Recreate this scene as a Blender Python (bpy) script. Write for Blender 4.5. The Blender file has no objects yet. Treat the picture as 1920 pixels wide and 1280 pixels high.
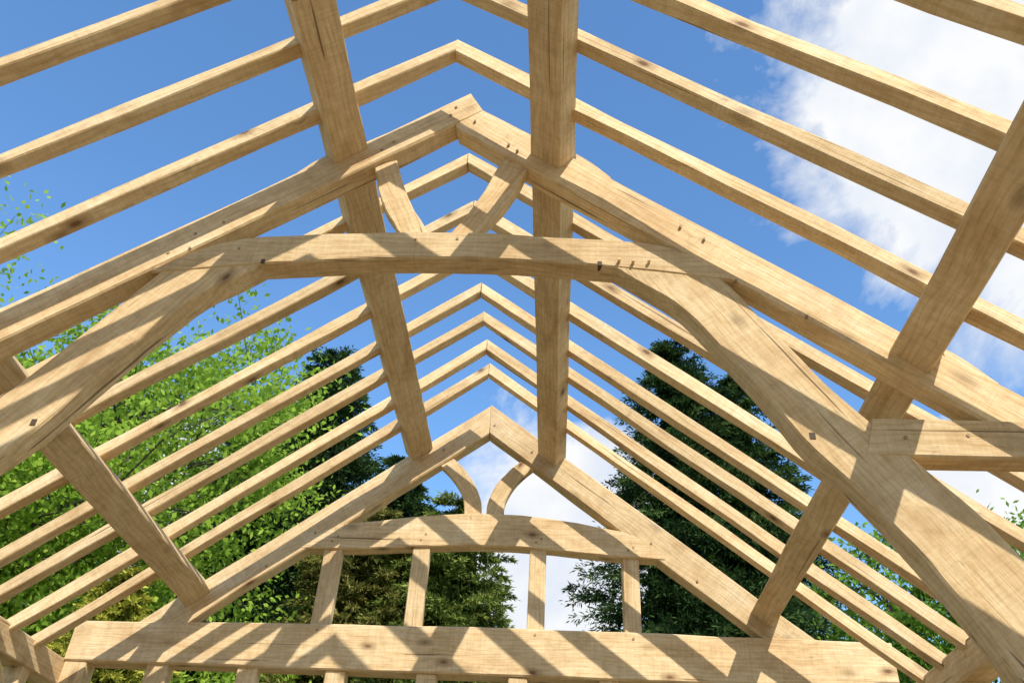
import bpy, math, random
import numpy as np
from mathutils import Vector, Matrix
rng=np.random.default_rng(7); random.seed(7)
sc=bpy.context.scene
EYE=1.6
sc.view_settings.view_transform='Standard'; sc.view_settings.look='None'; sc.view_settings.exposure=0
# sun travel direction
SUN=Vector((-0.33,0.72,-0.70)).normalized()

# ---------------------------------------------------------------- materials
def newmat(name):
    m=bpy.data.materials.new(name); m.use_nodes=True; nt=m.node_tree
    b=nt.nodes['Principled BSDF']; return m,nt,b
def N(nt,t,**k):
    n=nt.nodes.new(t)
    for a,v in k.items(): setattr(n,a,v)
    return n
def ramp(nt,fac,stops):
    r=N(nt,'ShaderNodeValToRGB'); e=r.color_ramp.elements
    while len(e)<len(stops): e.new(.5)
    for i,(p,c) in enumerate(stops):
        e[i].position=p; e[i].color=(*c,1) if len(c)==3 else c
    nt.links.new(fac,r.inputs[0]); return r.outputs[0]
def mix(nt,a,b,f,mode='MIX'):
    m=N(nt,'ShaderNodeMix',data_type='RGBA',blend_type=mode)
    for s,v in ((m.inputs[0],f),(m.inputs[6],a),(m.inputs[7],b)):
        if hasattr(v,'is_output') or isinstance(v,bpy.types.NodeSocket): nt.links.new(v,s)
        elif isinstance(v,(int,float)): s.default_value=v
        else: s.default_value=(*v,1)
    return m.outputs[2]
def oak(name='green_oak'):
    m,nt,b=newmat(name); L=nt.links.new
    tc=N(nt,'ShaderNodeTexCoord'); oi=N(nt,'ShaderNodeObjectInfo')
    ad=N(nt,'ShaderNodeVectorMath',operation='ADD'); ml=N(nt,'ShaderNodeMath',operation='MULTIPLY'); ml.inputs[1].default_value=37.0
    L(oi.outputs['Random'],ml.inputs[0]); L(tc.outputs['Object'],ad.inputs[0]); L(ml.outputs[0],ad.inputs[1])
    def mapped(s):
        mp=N(nt,'ShaderNodeMapping'); mp.inputs['Scale'].default_value=s; L(ad.outputs[0],mp.inputs[0]); return mp.outputs[0]
    def noise(s,scale=1,detail=5,rough=.55,dist=0):
        n=N(nt,'ShaderNodeTexNoise'); n.inputs['Scale'].default_value=scale; n.inputs['Detail'].default_value=detail
        n.inputs['Roughness'].default_value=rough; n.inputs['Distortion'].default_value=dist; L(mapped(s),n.inputs['Vector']); return n.outputs['Fac']
    g1=noise((1.4,6,6),1,5,.6,.8)
    base=ramp(nt,g1,[(.28,(.60,.41,.22)),(.43,(.73,.54,.31)),(.58,(.79,.61,.37)),(.75,(.83,.68,.46))])
    fine=noise((3.5,85,85),1,3,.6)
    base=mix(nt,base,ramp(nt,fine,[(.3,(.80,.75,.68)),(.6,(1.03,1.03,1.02))]),.5,'MULTIPLY')
    # cathedral grain
    w=N(nt,'ShaderNodeTexWave',wave_type='RINGS',rings_direction='X',wave_profile='SIN')
    w.inputs['Scale'].default_value=5; w.inputs['Distortion'].default_value=11; w.inputs['Detail'].default_value=3; w.inputs['Detail Scale'].default_value=.8
    L(mapped((.45,2.2,2.2)),w.inputs['Vector'])
    base=mix(nt,base,ramp(nt,w.outputs['Fac'],[(.0,(.80,.71,.58)),(.35,(1,1,1)),(1,(1.02,1.02,1.01))]),.45,'MULTIPLY')
    # sawn surface mottling
    mo=noise((14,14,14),1,6,.7)
    base=mix(nt,base,ramp(nt,mo,[(.3,(.78,.74,.68)),(.55,(1,1,1)),(.75,(1.05,1.05,1.05))]),.7,'MULTIPLY')
    # faint bandsaw marks across the grain
    sw=noise((70,1.2,1.2),1,2,.5)
    base=mix(nt,base,ramp(nt,sw,[(.35,(.88,.86,.83)),(.6,(1,1,1))]),.6,'MULTIPLY')
    # blotchy tannin stains
    st=noise((1.9,3.2,3.2),1,7,.65,.5)
    base=mix(nt,base,(.44,.28,.14),ramp(nt,st,[(.53,(0,0,0)),(.72,(.55,.55,.55))]))
    gr=noise((2.8,5,5),1,8,.78,1.4)
    base=mix(nt,base,(.14,.13,.135),ramp(nt,gr,[(.61,(0,0,0)),(.74,(.7,.7,.7))]))
    # knots
    v=N(nt,'ShaderNodeTexVoronoi',feature='F1'); v.inputs['Scale'].default_value=1; L(mapped((1.9,3.9,3.9)),v.inputs['Vector'])
    kn=ramp(nt,v.outputs['Distance'],[(.04,(.95,.95,.95)),(.085,(.5,.5,.5)),(.2,(0,0,0))])
    base=mix(nt,base,(.17,.09,.045),kn)
    # drying checks: thin dark splits along the grain
    ck=noise((.6,34,34),1,2,.5)
    base=mix(nt,base,(.15,.09,.05),ramp(nt,ck,[(.69,(0,0,0)),(.715,(.8,.8,.8))]))
    # object variation
    hs=N(nt,'ShaderNodeHueSaturation'); mr=N(nt,'ShaderNodeMapRange'); mr.inputs['To Min'].default_value=.88; mr.inputs['To Max'].default_value=1.06
    L(oi.outputs['Random'],mr.inputs['Value']); L(mr.outputs[0],hs.inputs['Value']); L(base,hs.inputs['Color']); hs.inputs['Saturation'].default_value=1.03
    L(hs.outputs[0],b.inputs['Base Color']); b.inputs['Roughness'].default_value=.85; b.inputs['Specular IOR Level'].default_value=.15
    bp=N(nt,'ShaderNodeBump'); bp.inputs['Strength'].default_value=.5; bp.inputs['Distance'].default_value=.008
    mm=N(nt,'ShaderNodeMath',operation='ADD'); L(fine,mm.inputs[0]); L(mo,mm.inputs[1]); L(mm.outputs[0],bp.inputs['Height']); L(bp.outputs[0],b.inputs['Normal'])
    return m
OAK=oak()
def plain(name,c,r=.8):
    m,nt,b=newmat(name); n=N(nt,'ShaderNodeTexNoise'); n.inputs['Scale'].default_value=30
    nt.links.new(ramp(nt,n.outputs['Fac'],[(.3,tuple(x*.7 for x in c)),(.7,c)]),b.inputs['Base Color']); b.inputs['Roughness'].default_value=r; return m
PEG=plain('peg_wood',(.40,.27,.15)); HOLE=plain('mortice_shadow',(.10,.06,.035))

def link(o): bpy.context.collection.objects.link(o); return o
def empty(name,loc=(0,0,0)):
    e=bpy.data.objects.new(name,None); e.location=loc; link(e); return e
frame=empty('oak_roof_frame',(0,0,EYE))

def smooth_noise(n,amp):
    k=max(2,n//2+1); x=rng.normal(0,amp,k); return np.interp(np.linspace(0,k-1,n),np.arange(k),x)
def loft(name,C,parent,mat=OAK,ch=.006,amp=.0025):
    """C: (n,4,3) corner rings -> chamfered timber, stored in its own grain-aligned frame"""
    C=np.array(C,float); n=len(C)
    for k in range(4):
        for a in range(3): C[:,k,a]+=smooth_noise(n,amp)
    c0=C[0].mean(0); c1=C[-1].mean(0); ex=(c1-c0)/np.linalg.norm(c1-c0)
    ey=C[0,1]-C[0,0]; ey-=ex*(ey@ex); ey/=np.linalg.norm(ey); ez=np.cross(ex,ey)
    R=np.array([ex,ey,ez])
    rings=[]
    for i in range(n):
        r=[]
        for k in range(4):
            p=C[i,k]; a=C[i,(k-1)%4]-p; b=C[i,(k+1)%4]-p
            cc=ch*(1+.5*rng.random())
            r.append(p+a/np.linalg.norm(a)*cc); r.append(p+b/np.linalg.norm(b)*cc)
        rings.append(r)
    V=(np.array(rings).reshape(-1,3)-c0)@R.T
    F=[]
    for i in range(n-1):
        for k in range(8):
            a=i*8+k; b=i*8+(k+1)%8; F.append((a,b,b+8,a+8))
    F.append(tuple(range(7,-1,-1))); F.append(tuple((n-1)*8+k for k in range(8)))
    me=bpy.data.meshes.new(name); me.from_pydata([tuple(v) for v in V],[],F)
    import bmesh
    bm=bmesh.new(); bm.from_mesh(me); bmesh.ops.recalc_face_normals(bm,faces=bm.faces); bm.to_mesh(me); bm.free()
    me.materials.append(mat); o=bpy.data.objects.new(name,me); link(o)
    M=Matrix(((*R[:,0],c0[0]),(*R[:,1],c0[1]),(*R[:,2],c0[2]),(0,0,0,1)))
    o.parent=parent; o.matrix_local=M
    return o
def resample(P,n):
    P=np.array(P,float)
    if len(P)>2:   # catmull-rom densify
        Q=np.vstack([2*P[0]-P[1],P,2*P[-1]-P[-2]]); out=[]
        for i in range(1,len(Q)-2):
            for t in np.linspace(0,1,12,endpoint=False):
                a,b,c,d=Q[i-1],Q[i],Q[i+1],Q[i+2]
                out.append(.5*((2*b)+(-a+c)*t+(2*a-5*b+4*c-d)*t*t+(-a+3*b-3*c+d)*t**3))
        out.append(P[-1]); P=np.array(out)
    s=np.r_[0,np.cumsum(np.linalg.norm(np.diff(P,axis=0),axis=1))]
    q=np.linspace(0,s[-1],n); return np.c_[np.interp(q,s,P[:,0]),np.interp(q,s,P[:,1])]
def member(name,top,bot,y0,y1,parent=frame,n=None,**k):
    """timber lying in a truss plane: two edge curves in (X,Z), thickness y0..y1"""
    Ln=np.linalg.norm(np.array(top[-1])-np.array(top[0]))
    n=n or max(3,int(Ln/.35)+2)
    if len(top)>2 or len(bot)>2: n=max(n,18)
    T=resample(top,n); B=resample(bot,n)
    C=[[(t[0],y0,t[1]),(t[0],y1,t[1]),(b[0],y1,b[1]),(b[0],y0,b[1])] for t,b in zip(T,B)]
    return loft(name,C,parent,**k)
def bar(name,quad,y0,y1,parent=frame,n=None,**k):
    """timber running along Y: quad of 4 (X,Z) corners"""
    n=n or max(3,int((y1-y0)/.4)+2)
    C=[[(q[0],y,q[1]) for q in quad] for y in np.linspace(y0,y1,n)]
    return loft(name,C,parent,**k)
def post(name,x0,x1,y0,y1,z0,z1,parent=frame,**k):
    return member(name,[(x0,z0),(x0,z1)],[(x1,z0),(x1,z1)],y0,y1,parent,**k)

T=.7912
# ---------------------------------------------------------------- common rafters
YC=[-3.8,-3.33,-2.86,-2.4,-1.93,-1.46,-.98,-.5,.42,.89,1.36,1.83,2.30,2.7617,3.2307,4.1931,4.69,5.18,5.6759,6.0822,6.5332,6.9276]
XE=3.8; DV=.125
for Y in YC:
    w=.092+rng.normal(0,.003); dz=rng.normal(0,.004)
    for s in (-1,1):
        dv=DV+rng.normal(0,.004)
        member('common_rafter',[(0,5+dz),(s*XE,5+dz-T*XE)],[(0,5+dz-dv),(s*(XE-.0),5+dz-dv-T*XE)],Y,Y+w,amp=.005)
# ---------------------------------------------------------------- purlins
def roofpt(x,z,du,dn,s): # along slope downhill du, outward normal dn
    c=1/math.sqrt(1+T*T); sn=T*c
    return (x+s*(du*c+dn*sn), z-du*sn+dn*c)
def purlin(name,x,z,w,d,s,y0,y1):
    q=[roofpt(x,z,0,0,s),roofpt(x,z,w,0,s),roofpt(x,z,w,d,s),roofpt(x,z,0,d,s)]
    return bar(name,q,y0,y1,ch=.008,amp=.004)
for (a,b) in ((-3.9,-.2),(-.1,2.46),(2.465,3.70),(3.68,7.52)):
    purlin('upper_purlin',-.56,4.315,.245,.16,-1,a,b)
    purlin('upper_purlin',.505,4.283,.24,.17,1,a,b)
for (a,b) in ((-3.9,-.2),(-.1,1.62),(1.624,3.70),(3.68,7.52)):
    purlin('lower_purlin',-2.46,2.735,.23,.16,-1,a,b)
    purlin('lower_purlin',2.44,2.725,.215,.16,1,a,b)
# ---------------------------------------------------------------- trusses
def brace_curves(s):
    low=[(1.0,3.31),(1.20,3.16),(1.41,2.97),(1.73,2.49),(1.94,2.14),(2.12,1.92),(2.29,1.67),(2.45,1.41),(2.62,1.05),(2.78,.55)]
    up=[(1.50,3.36),(1.64,3.20),(1.86,2.86),(2.1,2.49),(2.28,2.27),(2.45,2.05),(2.65,1.80),(2.80,1.56),(3.0,1.15),(3.2,.6)]
    return ([(s*x,z) for x,z in up],[(s*x,z) for x,z in low])
def truss(Y,full=True):
    th=.15
    ZT=4.87; ZB=4.545
    # principals; the left one runs past the apex in a bridle joint
    member('principal_rafter',[(.06,ZT+.042),(-XE,ZT-XE*T)],[(.17,ZB+.17*T+.04),(-XE,ZB-XE*T)],Y-.004,Y+th,ch=.01,amp=.005)
    member('principal_rafter',[(.0,ZT),(XE,ZT-XE*T)],[(.0,ZB),(XE,ZB-XE*T)],Y+.004,Y+th-.005,ch=.01,amp=.004)
    for s in (-1,1):
        for x in (.80,2.72):
            member('purlin_cleat',[(s*x,ZT-x*T+.055),(s*(x+.10),ZT-(x+.1)*T+.045),(s*(x+.22),ZT-(x+.22)*T+.004)],[(s*x,ZT-x*T-.03),(s*(x+.1),ZT-(x+.1)*T-.03),(s*(x+.22),ZT-(x+.22)*T-.03)],Y+.008,Y+th-.01,ch=.003,amp=.001)
    # collar
    member('collar_beam',[(-1.66,3.255),(-1.28,3.47),(-.8,3.525),(-.41,3.55),(.1,3.562),(.7,3.53),(1.3,3.47),(1.66,3.255)],
                  [(-1.68,3.205),(-1.04,3.28),(-.5,3.325),(0,3.345),(.5,3.335),(1.02,3.29),(1.4,3.24),(1.68,3.205)],Y-.008,Y+th-.008,ch=.008,amp=.002,n=34)
    # short upper struts (V)
    member('upper_strut',[(-.51,4.18),(-.40,3.83),(-.24,3.54)],[(-.37,4.25),(-.235,3.86),(-.06,3.54)],Y+.03,Y+.11)
    member('upper_strut',[(.50,4.18),(.37,3.84),(.18,3.54)],[(.33,4.27),(.19,3.87),(.03,3.54)],Y+.028,Y+.108)
    for s in (-1,1):
        u,l=brace_curves(s)
        member('arched_brace',u,l,Y+.0,Y+.146,ch=.010,amp=.003,n=40)
        member('stub_tie',[(s*2.27,2.305),(s*3.62,2.315)],[(s*2.20,2.10),(s*3.62,2.11)],Y-.006,Y+.14,ch=.006,amp=.002)
        post('truss_post',s*3.32,s*3.56,Y+.001,Y+.151,-EYE,2.12)
truss(3.60); truss(-.25)
# pegs and mortices on the near truss
def peg(x,z,Y=3.60,r=.0095,L=.003,mat=PEG):
    me=bpy.data.meshes.new('peg'); n=10
    v=[(r*math.cos(a)*(1 if e==0 else .9),e,r*math.sin(a)) for e in (.02,-L) for a in np.linspace(0,2*math.pi,n,endpoint=False)]
    f=[(i,(i+1)%n,(i+1)%n+n,i+n) for i in range(n)]+[tuple(range(n,2*n))]
    me.from_pydata(v,[],f); me.materials.append(mat); o=bpy.data.objects.new('peg',me); link(o); o.parent=frame; o.location=(x,Y,z)
def mortice(x,z,Y,w=.045,h=.05):
    me=bpy.data.meshes.new('mortice'); v=[(-w/2,0,-h/2),(w/2,.0,-h/2),(w/2,0,h/2),(-w/2,0,h/2),(-w/2,.05,-h/2),(w/2,.05,-h/2),(w/2,.05,h/2),(-w/2,.05,h/2)]
    me.from_pydata(v,[],[(0,1,2,3),(0,4,5,1),(1,5,6,2),(2,6,7,3),(3,7,4,0)]); me.materials.append(HOLE); o=bpy.data.objects.new('mortice',me); link(o); o.parent=frame; o.location=(x,Y,z)
for x,z in [(-1.5,3.40),(-1.62,3.36),(-1.2,3.40),(1.42,3.62),(1.55,3.52),(-1.5,3.52),(-1.35,3.62),(.1,3.50),(-.15,3.49),(.42,4.30),(.36,4.36),(-.4,4.38),(-.47,4.30),(-.05,4.66),(.12,4.6),(2.05,2.95),(1.7,3.2),(2.4,2.2),(2.7,2.22),(-.02,4.75)]:
    peg(x,z,3.591)
for x,z in [(1.05,3.33),(1.13,3.32),(1.22,3.325)]: peg(x,z,3.585,.010,.022,OAK)
for x,z in [(.94,3.315),(-1.03,3.30)]: mortice(x,z,3.589,.024,.030)
for x,z in [(1.96,2.2),(-1.97,2.17)]: mortice(x,z,3.596,.028,.036)
# ---------------------------------------------------------------- gable truss
Y=7.47; th=.16
for s in (-1,1):
    member('gable_principal',[(0,4.86),(s*3.08,4.86-3.08*T)],[(0,4.50),(s*2.62,4.50-2.62*T)],Y,Y+th,ch=.01,amp=.006)
member('gable_collar',[(-1.70,3.25),(-1.45,3.42),(-1.0,3.50),(-.44,3.575),(0,3.60),(.49,3.59),(1.0,3.52),(1.45,3.42),(1.70,3.25)],
       [(-1.72,3.19),(-1.2,3.20),(-.41,3.255),(0,3.275),(.5,3.265),(1.2,3.21),(1.72,3.19)],Y-.005,Y+th-.01,ch=.008,n=34)
L1=[(-.37,4.25),(-.22,4.09),(-.10,3.92),(-.035,3.75),(-.025,3.58)]; L2=[(-.52,4.17),(-.36,4.02),(-.26,3.88),(-.20,3.73),(-.19,3.57)]
member('gable_strut',L1,L2,Y+.035,Y+.115); member('gable_strut',[(-x+.0,z) for x,z in L1],[(-x+.0,z) for x,z in L2],Y+.035,Y+.115)
member('tie_beam',[(-3.60,2.425),(-1.5,2.475),(0,2.50),(1.6,2.51),(3.60,2.50)],[(-3.60,2.07),(-1.5,2.085),(0,2.095),(1.6,2.10),(3.60,2.10)],Y-.02,Y+.19,ch=.01,amp=.004,n=30)
for a,b in ((-1.485,-1.315),(-.64,-.48),(.465,.62),(1.325,1.48)):
    post('window_stud',a,b,Y+.02,Y+.13,2.46,3.27)
for a,b in ((-2.86,-2.66),(-2.04,-1.87),(-1.27,-1.09),(-.47,-.30),(.32,.49),(1.1,1.27),(1.88,2.05),(2.66,2.85)):
    post('gable_stud',a,b,Y+.01,Y+.14,-EYE,2.09)
for x,z in [(-1.42,3.27),(-1.37,3.32),(-.57,3.31),(-.53,3.37),(.52,3.32),(.57,3.36),(1.38,3.27),(1.43,3.3),(-1.4,2.42),(-.55,2.44),(.54,2.45),(1.4,2.45),(-.45,4.3),(.45,4.3),(.05,4.6),(-2.0,3.0),(2.0,3.0),(-1.6,3.35),(1.6,3.35)]:
    peg(x,z,7.448 if z<2.5 else 7.463,r=.012)
# ---------------------------------------------------------------- wall frames
for s in (-1,1):
    q=[(s*3.60,1.87),(s*3.60,2.09),(s*3.82,2.09),(s*3.82,1.87)]
    bar('wall_plate',q,-4.0,7.70,ch=.008)
    bar('sill_beam',[(s*3.60,-EYE+.02),(s*3.60,-EYE+.2),(s*3.82,-EYE+.2),(s*3.82,-EYE+.02)],-4,7.7)
    post('corner_post',s*3.40,s*3.595,Y,Y+.18,-EYE,2.08)
    for y in np.arange(-3.6,7.4,.62):
        if abs(y-3.6)<.2: continue
        post('wall_stud',s*3.62,s*3.78,y,y+.12,-EYE+.2,1.88)
    # knee brace from plate to corner post
    C=[]
    for t in np.linspace(0,1,10):
        yy=6.55+.85*t; zz=1.88-.95*t+.12*math.sin(t*math.pi)
        C.append([(s*3.62,yy,zz),(s*3.76,yy,zz),(s*3.76,yy-.11,zz-.12),(s*3.62,yy-.11,zz-.12)])
    loft('knee_brace',C,frame)

# ---------------------------------------------------------------- ground
def groundmat():
    m,nt,b=newmat('grass_and_earth'); tc=N(nt,'ShaderNodeTexCoord'); n=N(nt,'ShaderNodeTexNoise'); n.inputs['Scale'].default_value=.4; n.inputs['Detail'].default_value=8
    nt.links.new(tc.outputs['Object'],n.inputs[0]); nt.links.new(ramp(nt,n.outputs['Fac'],[(.35,(.05,.09,.025)),(.6,(.10,.14,.05)),(.7,(.2,.16,.1))]),b.inputs['Base Color']); b.inputs['Roughness'].default_value=.95; return m
me=bpy.data.meshes.new('ground'); me.from_pydata([(-600,-600,0),(600,-600,0),(600,600,0),(-600,600,0)],[],[(0,1,2,3)]); me.materials.append(groundmat()); link(bpy.data.objects.new('ground',me))
m,nt,b=newmat('concrete'); tc=N(nt,'ShaderNodeTexCoord'); n=N(nt,'ShaderNodeTexNoise'); n.inputs['Scale'].default_value=3; n.inputs['Detail'].default_value=8
nt.links.new(tc.outputs['Object'],n.inputs[0]); nt.links.new(ramp(nt,n.outputs['Fac'],[(.3,(.30,.23,.15)),(.7,(.42,.33,.22))]),b.inputs['Base Color']); b.inputs['Roughness'].default_value=.9
me=bpy.data.meshes.new('concrete_slab'); X0,X1,Y0,Y1,H=-7,7,-9,11,.015
me.from_pydata([(x,y,z) for z in (0.002,H) for x,y in ((X0,Y0),(X1,Y0),(X1,Y1),(X0,Y1))],[],[(4,5,6,7),(0,1,5,4),(1,2,6,5),(2,3,7,6),(3,0,4,7)]); me.materials.append(m); link(bpy.data.objects.new('concrete_slab',me))

# ---------------------------------------------------------------- foliage
def leafmat(name,cols,transl=.35):
    m=bpy.data.materials.new(name); m.use_nodes=True; nt=m.node_tree; nt.nodes.clear()
    at=N(nt,'ShaderNodeAttribute'); at.attribute_name='tint'
    c=ramp(nt,at.outputs['Fac'],cols)
    d=N(nt,'ShaderNodeBsdfDiffuse'); t=N(nt,'ShaderNodeBsdfTranslucent')
    nt.links.new(c,d.inputs[0]); nt.links.new(c,t.inputs[0])
    ms=N(nt,'ShaderNodeMixShader'); ms.inputs[0].default_value=transl; nt.links.new(d.outputs[0],ms.inputs[1]); nt.links.new(t.outputs[0],ms.inputs[2])
    o=N(nt,'ShaderNodeOutputMaterial'); nt.links.new(ms.outputs[0],o.inputs[0]); return m
BARK=plain('bark',(.10,.08,.06))
def leaves(name,P,A,Ln,W,tint,mat,parent):
    """P centres, A long axis unit vectors, arrays"""
    n=len(P); r=rng.normal(size=(n,3)); B=np.cross(A,r); B/=np.linalg.norm(B,axis=1)[:,None]
    Ln=Ln[:,None]; W=W[:,None]
    V=np.stack([P-A*Ln*.5,P+B*W*.5,P+A*Ln*.5,P-B*W*.5],1).reshape(-1,3)
    me=bpy.data.meshes.new(name); me.vertices.add(4*n); me.vertices.foreach_set('co',V.ravel())
    me.loops.add(4*n); me.loops.foreach_set('vertex_index',np.arange(4*n,dtype=np.int32))
    me.polygons.add(n); me.polygons.foreach_set('loop_start',np.arange(0,4*n,4,dtype=np.int32)); me.polygons.foreach_set('loop_total',np.full(n,4,dtype=np.int32))
    me.update(); a=me.attributes.new('tint','FLOAT','FACE'); a.data.foreach_set('value',np.clip(tint,0,1).astype(np.float32))
    me.materials.append(mat); o=bpy.data.objects.new(name,me); link(o); o.parent=parent; return o
def tube(pts,rad,k=7):
    V=[];F=[]
    for i,(p,r) in enumerate(zip(pts,rad)):
        p=np.array(p); d=np.array(pts[min(i+1,len(pts)-1)])-np.array(pts[max(i-1,0)]); d=d/np.linalg.norm(d)
        a=np.cross(d,[.3,.9,.2]); a/=np.linalg.norm(a); b=np.cross(d,a)
        for j in range(k):
            t=2*math.pi*j/k; V.append(tuple(p+r*(a*math.cos(t)+b*math.sin(t))))
    for i in range(len(pts)-1):
        for j in range(k): F.append((i*k+j,i*k+(j+1)%k,(i+1)*k+(j+1)%k,(i+1)*k+j))
    return V,F
def wood(name,tubes,parent,mat=BARK):
    V=[];F=[]
    for v,f in tubes:
        o=len(V); V+=v; F+=[tuple(i+o for i in q) for q in f]
    me=bpy.data.meshes.new(name); me.from_pydata(V,[],F); me.materials.append(mat); o=bpy.data.objects.new(name,me); link(o); o.parent=parent
def conifer(name,x,y,h,r,mat,n=1100,per=110,core=True,prof=.75,ls=.17,cr=.62):
    e=empty(name,(x,y,0))
    wood('trunk',[tube([(0,0,0),(0,0,h*.45),(0,0,h*.9)],[.22*h/14,.12*h/14,.02])],e)
    u=rng.random(n)**.8; z=h*(1-u)
    rad=r*np.clip(u,0,1)**prof
    lob=1+.22*np.sin(z*2.3+rng.random()*6)+.12*np.sin(z*5.1)
    az=rng.random(n)*2*math.pi
    ridge=1+.18*np.sin(az*3+z*.6)+.12*np.sin(az*7-z*1.3)
    rr=rad*lob*ridge*(.55+.5*rng.random(n)**.6)
    C=np.c_[rr*np.cos(az),rr*np.sin(az),z*1.0+.15*rr]
    out=np.c_[np.cos(az),np.sin(az),np.zeros(n)]
    cs=(.30+.50*u)*r/3.2*(.6+.8*rng.random(n))
    ct=.42+.26*rng.normal(size=n)
    t=rng.random((n,per,1)); j=rng.normal(size=(n,per,3))
    dirs=out[:,None,:]*(1.6*t)+np.array([0,0,-.45])*t**1.6*1.2+np.array([0,0,.35])*t
    Pp=C[:,None,:]+cs[:,None,None]*(dirs+j*np.array([.36,.36,.15])*(1.15-.7*t))
    Aa=out[:,None,:]*.7+np.array([0,0,-.15])+j*.6; Aa/=np.linalg.norm(Aa,axis=2)[...,None]
    tt=ct[:,None]+.12*rng.normal(size=(n,per))+.35*(t[...,0]-.5)
    P=Pp.reshape(-1,3);A=Aa.reshape(-1,3);tt=tt.reshape(-1)
    m=len(P); leaves('foliage',P,A,ls*(.7+.7*rng.random(m)),ls*.27*(.7+.6*rng.random(m)),tt,mat,e)
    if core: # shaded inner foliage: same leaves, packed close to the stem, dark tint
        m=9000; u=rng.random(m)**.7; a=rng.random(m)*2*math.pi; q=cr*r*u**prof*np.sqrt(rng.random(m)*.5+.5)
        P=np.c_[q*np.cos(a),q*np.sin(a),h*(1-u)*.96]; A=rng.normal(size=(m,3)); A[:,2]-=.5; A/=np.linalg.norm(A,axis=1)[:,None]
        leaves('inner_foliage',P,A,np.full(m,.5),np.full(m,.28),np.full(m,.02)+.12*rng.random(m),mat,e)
    return e
def broadleaf(name,x,y,h,r,zlow,mat,limbs=16,leafn=45000,ls=.11,cl=.55):
    e=empty(name,(x,y,0)); tubes=[]; tips=[]
    tr=[(0,0,0),(.1,.05,h*.25),(-.1,.1,h*.5),(.05,0,h*.8)]; tubes.append(tube(tr,[.3,.22,.15,.04]))
    for i in range(limbs):
        z0=h*(.22+.5*i/limbs); a=i*2.4+rng.random()*.6; L=r*(.75+.35*rng.random())
        up=rng.uniform(.15,.75)
        if i>limbs*.7: up+=.6
        p=[np.array([0,0,z0])]; d=np.array([math.cos(a),math.sin(a),up]); 
        for s in range(6):
            d=d+rng.normal(0,.16,3); d[2]-=.04; p.append(p[-1]+d/np.linalg.norm(d)*L/6)
        tubes.append(tube(p,np.linspace(.10,.02,7),6))
        for s in range(2,7):
            for q in range(3):
                dd=rng.normal(size=3); dd[2]=dd[2]*.5+.2; dd+= (p[s]-p[0])/L*.8; dd/=np.linalg.norm(dd); l=r*rng.uniform(.18,.4)
                m1=p[s]+dd*l*.5+rng.normal(0,.08,3); e1=p[s]+dd*l
                tubes.append(tube([p[s],m1,e1],[.03,.02,.008],4)); tips+= [m1,e1]
                for w in range(3):
                    f=e1+rng.normal(0,.35,3)*r/4; tubes.append(tube([m1,(m1+f)/2+rng.normal(0,.05,3),f],[.012,.01,.005],3)); tips.append(f)
    wood('limbs',tubes,e)
    tips=np.array(tips); tips=tips[tips[:,2]>zlow]; k=rng.integers(0,len(tips),leafn)
    tw=rng.random(len(tips))
    P=tips[k]+np.clip(rng.normal(size=(leafn,3)),-1.7,1.7)*np.array([cl,cl,cl*.4])*(.3+.6*tw[k])[:,None]
    A=rng.normal(size=(leafn,3)); A/=np.linalg.norm(A,axis=1)[:,None]
    tt=.3+.4*tw[k]+.15*rng.normal(size=leafn)
    leaves('foliage',P,A,ls*(.7+.7*rng.random(leafn)),ls*.6*(.7+.6*rng.random(leafn)),tt,mat,e)
    return e
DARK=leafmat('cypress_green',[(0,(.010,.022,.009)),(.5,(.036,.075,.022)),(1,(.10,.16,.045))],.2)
MID=leafmat('cypress_olive',[(0,(.03,.05,.012)),(.5,(.15,.20,.04)),(1,(.33,.38,.09))],.25)
GOLD=leafmat('golden_conifer',[(0,(.12,.14,.02)),(.5,(.40,.40,.06)),(1,(.60,.57,.10))],.3)
BROWN=leafmat('olive_brown_conifer',[(0,(.04,.05,.014)),(.5,(.19,.19,.045)),(1,(.36,.32,.09))],.25)
SPR=leafmat('spring_leaf',[(0,(.14,.23,.03)),(.5,(.30,.46,.055)),(1,(.48,.64,.10))],.45)
GRN=leafmat('fresh_leaf',[(0,(.07,.14,.02)),(.5,(.17,.31,.04)),(1,(.30,.47,.07))],.4)
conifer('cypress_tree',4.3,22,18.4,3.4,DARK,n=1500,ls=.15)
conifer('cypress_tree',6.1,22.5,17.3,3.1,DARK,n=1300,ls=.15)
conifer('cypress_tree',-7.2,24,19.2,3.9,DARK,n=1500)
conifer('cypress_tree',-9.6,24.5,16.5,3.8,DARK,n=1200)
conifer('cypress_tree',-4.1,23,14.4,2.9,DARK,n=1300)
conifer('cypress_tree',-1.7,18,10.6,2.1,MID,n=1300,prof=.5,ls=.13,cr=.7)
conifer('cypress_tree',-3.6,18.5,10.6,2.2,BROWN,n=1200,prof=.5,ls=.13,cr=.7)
conifer('golden_conifer_tree',-5.9,12.4,6.5,1.6,GOLD,n=900,ls=.10)
broadleaf('beech_tree',-11.6,15.2,12.8,6.0,2.5,SPR,limbs=36,leafn=215000,ls=.13,cl=.72)
broadleaf('hazel_tree',7.6,16,8.6,3.0,1.0,GRN,limbs=14,leafn=65000,ls=.11,cl=.45)
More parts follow.
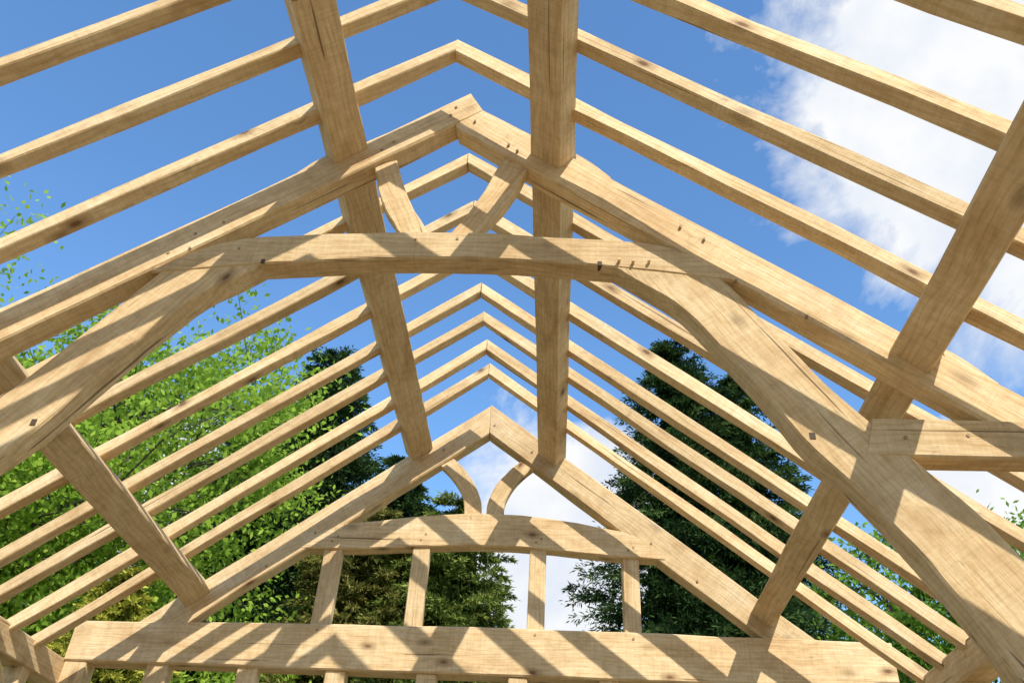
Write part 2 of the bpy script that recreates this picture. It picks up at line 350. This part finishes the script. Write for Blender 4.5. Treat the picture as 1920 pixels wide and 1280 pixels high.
# ---------------------------------------------------------------- world
w=bpy.data.worlds.new('World'); sc.world=w; w.use_nodes=True; nt=w.node_tree; nt.nodes.clear(); L=nt.links.new
sky=N(nt,'ShaderNodeTexSky',sky_type='NISHITA'); sky.sun_disc=False; sky.sun_elevation=math.asin(-SUN.z); sky.sun_rotation=math.atan2(-SUN.x,-SUN.y)
sky.air_density=1.1; sky.dust_density=.3; sky.ozone_density=2.8
hsv=N(nt,'ShaderNodeHueSaturation'); hsv.inputs['Saturation'].default_value=1.16; hsv.inputs['Value'].default_value=1.85; L(sky.outputs[0],hsv.inputs['Color'])
bg=N(nt,'ShaderNodeBackground'); bg.inputs[1].default_value=.15; L(hsv.outputs[0],bg.inputs[0])
tc=N(nt,'ShaderNodeTexCoord')
n1=N(nt,'ShaderNodeTexNoise'); n1.inputs['Scale'].default_value=5; n1.inputs['Detail'].default_value=10; n1.inputs['Roughness'].default_value=.6; n1.inputs['Distortion'].default_value=.3; L(tc.outputs['Generated'],n1.inputs[0])
acc=None
for d,r,am in [((.4925,.526,.700),.27,1.6),((-.011,.91,.395),.15,1),((-.44,.81,.37),.12,.9),((.45,.797,.403),.12,.9),((.2,-.8,.5),.5,.8),((.9,-.1,.4),.4,.8)]:
    dv=Vector(d).normalized(); vm=N(nt,'ShaderNodeVectorMath',operation='DISTANCE'); L(tc.outputs['Generated'],vm.inputs[0]); vm.inputs[1].default_value=dv
    a=N(nt,'ShaderNodeMath',operation='DIVIDE'); L(vm.outputs['Value'],a.inputs[0]); a.inputs[1].default_value=r
    b_=N(nt,'ShaderNodeMath',operation='SUBTRACT'); b_.inputs[0].default_value=1.0; L(a.outputs[0],b_.inputs[1])
    c_=N(nt,'ShaderNodeMath',operation='MAXIMUM'); L(b_.outputs[0],c_.inputs[0]); c_.inputs[1].default_value=-1
    if am!=1:
        s_=N(nt,'ShaderNodeMath',operation='SUBTRACT'); L(c_.outputs[0],s_.inputs[0]); s_.inputs[1].default_value=(1-am)*.3; c_=s_
    if acc is None: acc=c_.outputs[0]
    else:
        mx=N(nt,'ShaderNodeMath',operation='MAXIMUM'); L(acc,mx.inputs[0]); L(c_.outputs[0],mx.inputs[1]); acc=mx.outputs[0]
ns=N(nt,'ShaderNodeMath',operation='MULTIPLY_ADD'); L(n1.outputs['Fac'],ns.inputs[0]); ns.inputs[1].default_value=2.2; ns.inputs[2].default_value=-1.1
sm=N(nt,'ShaderNodeMath',operation='ADD'); L(acc,sm.inputs[0]); L(ns.outputs[0],sm.inputs[1])
mask=ramp(nt,sm.outputs[0],[(.0,(0,0,0)),(.14,(.4,.4,.4)),(.36,(1,1,1))])
n2=N(nt,'ShaderNodeTexNoise'); n2.inputs['Scale'].default_value=9; n2.inputs['Detail'].default_value=6; L(tc.outputs['Generated'],n2.inputs[0])
cb=N(nt,'ShaderNodeBackground'); L(ramp(nt,n2.outputs['Fac'],[(.35,(.76,.83,.95)),(.6,(.98,.99,1.0))]),cb.inputs[0]); cb.inputs[1].default_value=1.0
mxs=N(nt,'ShaderNodeMixShader'); L(mask,mxs.inputs[0]); L(bg.outputs[0],mxs.inputs[1]); L(cb.outputs[0],mxs.inputs[2])
ow=N(nt,'ShaderNodeOutputWorld'); L(mxs.outputs[0],ow.inputs[0])
# sun
sd=bpy.data.lights.new('sun','SUN'); sd.energy=5; sd.angle=math.radians(.5); sd.color=(1,.95,.87); so=link(bpy.data.objects.new('sun',sd)); so.rotation_euler=SUN.to_track_quat('-Z','Y').to_euler(); so.location=(10,-10,20)
# camera (fitted)
f,thp,ps,ro=1580.9154,.6505,.0745,.063
r0=Vector((math.cos(ps),math.sin(ps),0)); fw=Vector((-math.sin(ps)*math.cos(thp),math.cos(ps)*math.cos(thp),math.sin(thp))); u0=r0.cross(fw)
r=r0*math.cos(ro)+u0*math.sin(ro); u=-r0*math.sin(ro)+u0*math.cos(ro)
cd=bpy.data.cameras.new('camera'); cd.sensor_fit='HORIZONTAL'; cd.sensor_width=36; cd.lens=f/1920*36; cd.clip_end=2000; cd.clip_start=.05
co=link(bpy.data.objects.new('camera',cd)); co.matrix_world=Matrix(((r.x,u.x,-fw.x,.7315),(r.y,u.y,-fw.y,0),(r.z,u.z,-fw.z,EYE),(0,0,0,1))); sc.camera=co
